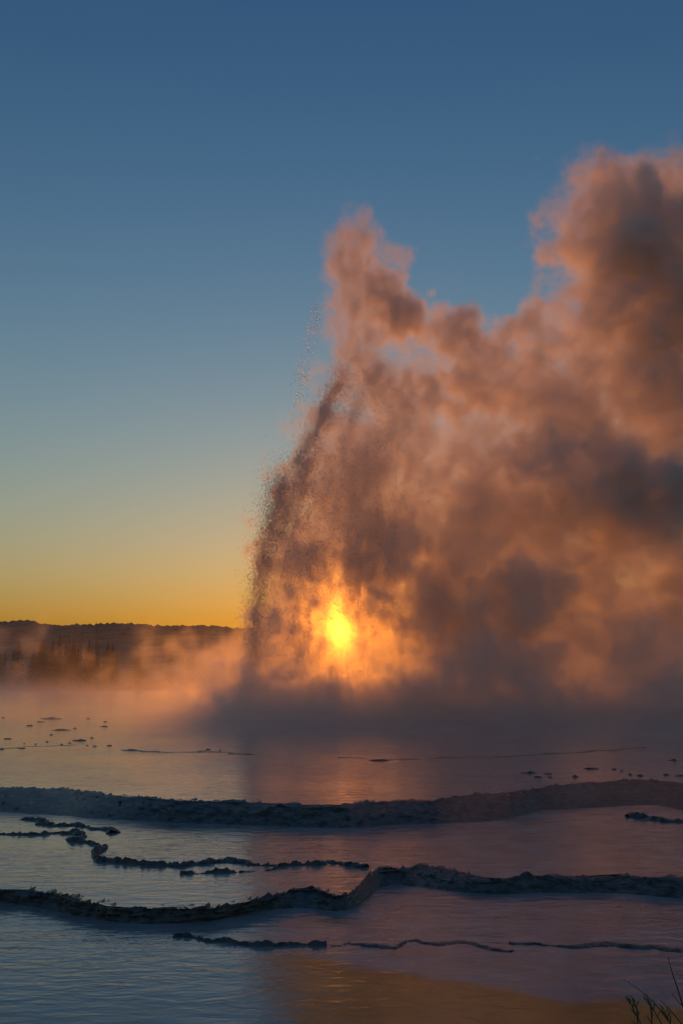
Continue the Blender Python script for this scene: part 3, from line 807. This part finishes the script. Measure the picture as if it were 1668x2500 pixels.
def along(pts, n_, sd0, sd1, dep, dsd, clump=0.0):
    P = np.array(pts, float)
    d = np.concatenate([[0], np.cumsum(np.linalg.norm(np.diff(P, axis=0), axis=1))])
    q = rng.uniform(0, 1, n_)
    if clump:
        cs = rng.uniform(0, 1, 26)
        q = np.where(rng.uniform(size=n_) < clump, cs[rng.integers(0, 26, n_)] + rng.normal(0, 0.012, n_), q)
    q = np.clip(q, 0, 1)
    x = np.interp(q * d[-1], d, P[:, 0]); y = np.interp(q * d[-1], d, P[:, 1])
    sd = sd0 + (sd1 - sd0) * q
    x += rng.normal(0, 1, n_) * sd; y += rng.normal(0, 1, n_) * sd * 1.3
    D = DEP + dep + rng.normal(0, dsd, n_)
    return np.array([at_y(a, b, dd) for a, b, dd in zip(x, y, D)])
def sizes(n_, m, s=0.33): return np.clip(m * np.exp(rng.normal(0, s, n_)), 0.005, 0.06)
def cut(P, R):
    k = P[:, 2] > Z_UP + 0.03
    return P[k], R[k]
def add(name, P, m, mat=None):
    P, R = cut(P, sizes(len(P), m)); drops_mesh(name, P, R, gey, mat=mat)
edge = [(584, 1640), (582, 1540), (586, 1450), (600, 1340), (622, 1210), (646, 1090)]
add('water_column', np.vstack([along(edge, 40000, 11, 18, -2.2, 0.7), along(edge, 14000, 24, 30, -2.2, 1.0, 0.25)]), 0.0108)
add('water_jet', np.vstack([along([(678, 1068), (715, 1000), (745, 945), (768, 895), (800, 830)], 14000, 7, 22, -3.0, 0.7), along([(805, 965), (835, 900), (870, 850)], 4000, 9, 22, -3.0, 0.7), along([(636, 1240), (680, 1130), (700, 1060)], 15000, 16, 30, -3.2, 0.8)]), 0.0100)
add('flung_drops', np.vstack([along([(678, 985), (696, 850), (715, 770), (728, 700)], 700, 12, 9, -1, 1.0, 0.5), along([(566, 1400), (606, 1200), (660, 1010)], 140, 12, 18, -1.5, 1.0, 0.4)]), 0.021, m_glass)
xs, ys = rng.uniform(610, 1000, 130000), rng.uniform(880, 1560, 130000)
keep = (xs > 600 + (1500 - ys) * 0.24) & (rng.uniform(size=130000) < np.clip(1.25 - (xs - 620) / 330, 0.06, 1))
add('falling_spray', np.array([at_y(a, b, DEP - 4.0 + c) for a, b, c in zip(xs[keep], ys[keep], rng.normal(0, 0.8, keep.sum()))]), 0.0100)

# ------------------------------------------------------------------ plant on the near bank
m_stem = principled('stem', (0.05, 0.035, 0.03), 0.7, 0.3, 20.0)
m_leaf = principled('leaf', (0.06, 0.15, 0.05), 0.5, 0.35, 30.0)
PY = 5.2
def tube_curve(P, r0, r1, sides=5):
    P = np.array(P); v, f = [], []
    for i, p in enumerate(P):
        q = i / (len(P) - 1); r = r0 + (r1 - r0) * q
        for k in range(sides):
            a = 2 * math.pi * k / sides
            v.append((p[0] + r * math.cos(a), p[1] + r * math.sin(a), p[2]))
    for i in range(len(P) - 1):
        for k in range(sides):
            f.append((i * sides + k, i * sides + (k + 1) % sides, (i + 1) * sides + (k + 1) % sides, (i + 1) * sides + k))
    return v, f
def pix(pts, dep):
    return [at_y(a / V, b / V, PY + dep) for a, b in pts]
def smooth_path(P, n_=14):
    P = np.array(P); t = np.linspace(0, len(P) - 1, n_)
    return np.stack([np.interp(t, np.arange(len(P)), P[:, k]) for k in range(3)], 1)
def leaf_mesh(L_, w):
    v = [(0, 0, 0), (w * .5, 0.004, L_ * .35), (w * .42, 0.01, L_ * .65), (0, 0.02, L_), (-w * .42, 0.01, L_ * .65), (-w * .5, 0.004, L_ * .35), (0, -0.006, L_ * .4)]
    f = [(0, 1, 6), (1, 2, 6), (2, 3, 6), (3, 4, 6), (4, 5, 6), (5, 0, 6)]
    me = bpy.data.meshes.new('leaf'); me.from_pydata(v, [], f); me.materials.append(m_leaf)
    return me
LEAF = [leaf_mesh(0.045, 0.006), leaf_mesh(0.034, 0.006), leaf_mesh(0.055, 0.007)]
def plant(name, label, stems, twigs):
    base = np.array((1.86, PY, 0.70))
    e = bpy.data.objects.new(name, None); COL.objects.link(e); e.location = base.tolist()
    r = random.Random(4)
    def st(path, r0, r1, nm='stem'):
        v, f = tube_curve(np.array(path) - base, r0, r1)
        return mesh_obj(nm, v, f, m_stem, e)
    for pts, dep in stems:
        st(np.vstack([[base], smooth_path(pix(pts, dep))]), 0.0045, 0.0016)
    for pts, dep in twigs:
        path = smooth_path(pix(pts, dep), 10)
        st(np.vstack([[base + (r.uniform(-.05, .05), 0, 0)], path]), 0.004, 0.0014, 'twig')
        for i in range(2, 9):
            for side in ((-1,), (1,))[i % 2]:
                p = path[min(9, i + 1)] - base
                o = bpy.data.objects.new('leaf', LEAF[r.randrange(3)]); COL.objects.link(o); o.parent = e
                o.location = p.tolist(); o.rotation_euler = (r.uniform(-.5, .3), side * r.uniform(.15, .7), r.uniform(-.8, .8))
    tag(e, label, 'plant')
plant('bank_plant', 'small leafy green plant with bare curved stems at the bottom right corner',
      [([(1668, 2540), (1600, 2450), (1560, 2415), (1524, 2391)], 0.0), ([(1672, 2470), (1650, 2400), (1640, 2370), (1632, 2338)], 0.1), ([(1690, 2530), (1640, 2470), (1612, 2442)], 0.05), ([(1700, 2480), (1660, 2450), (1640, 2425)], 0.15)],
      [([(1585, 2540), (1560, 2490), (1545, 2462), (1538, 2446)], 0.0), ([(1560, 2560), (1558, 2510), (1555, 2470), (1552, 2452)], 0.05), ([(1640, 2540), (1610, 2490), (1595, 2465), (1578, 2445)], -0.05), ([(1650, 2560), (1640, 2510), (1630, 2485), (1622, 2470)], 0.0), ([(1600, 2560), (1592, 2500), (1590, 2460), (1586, 2448)], 0.1)])
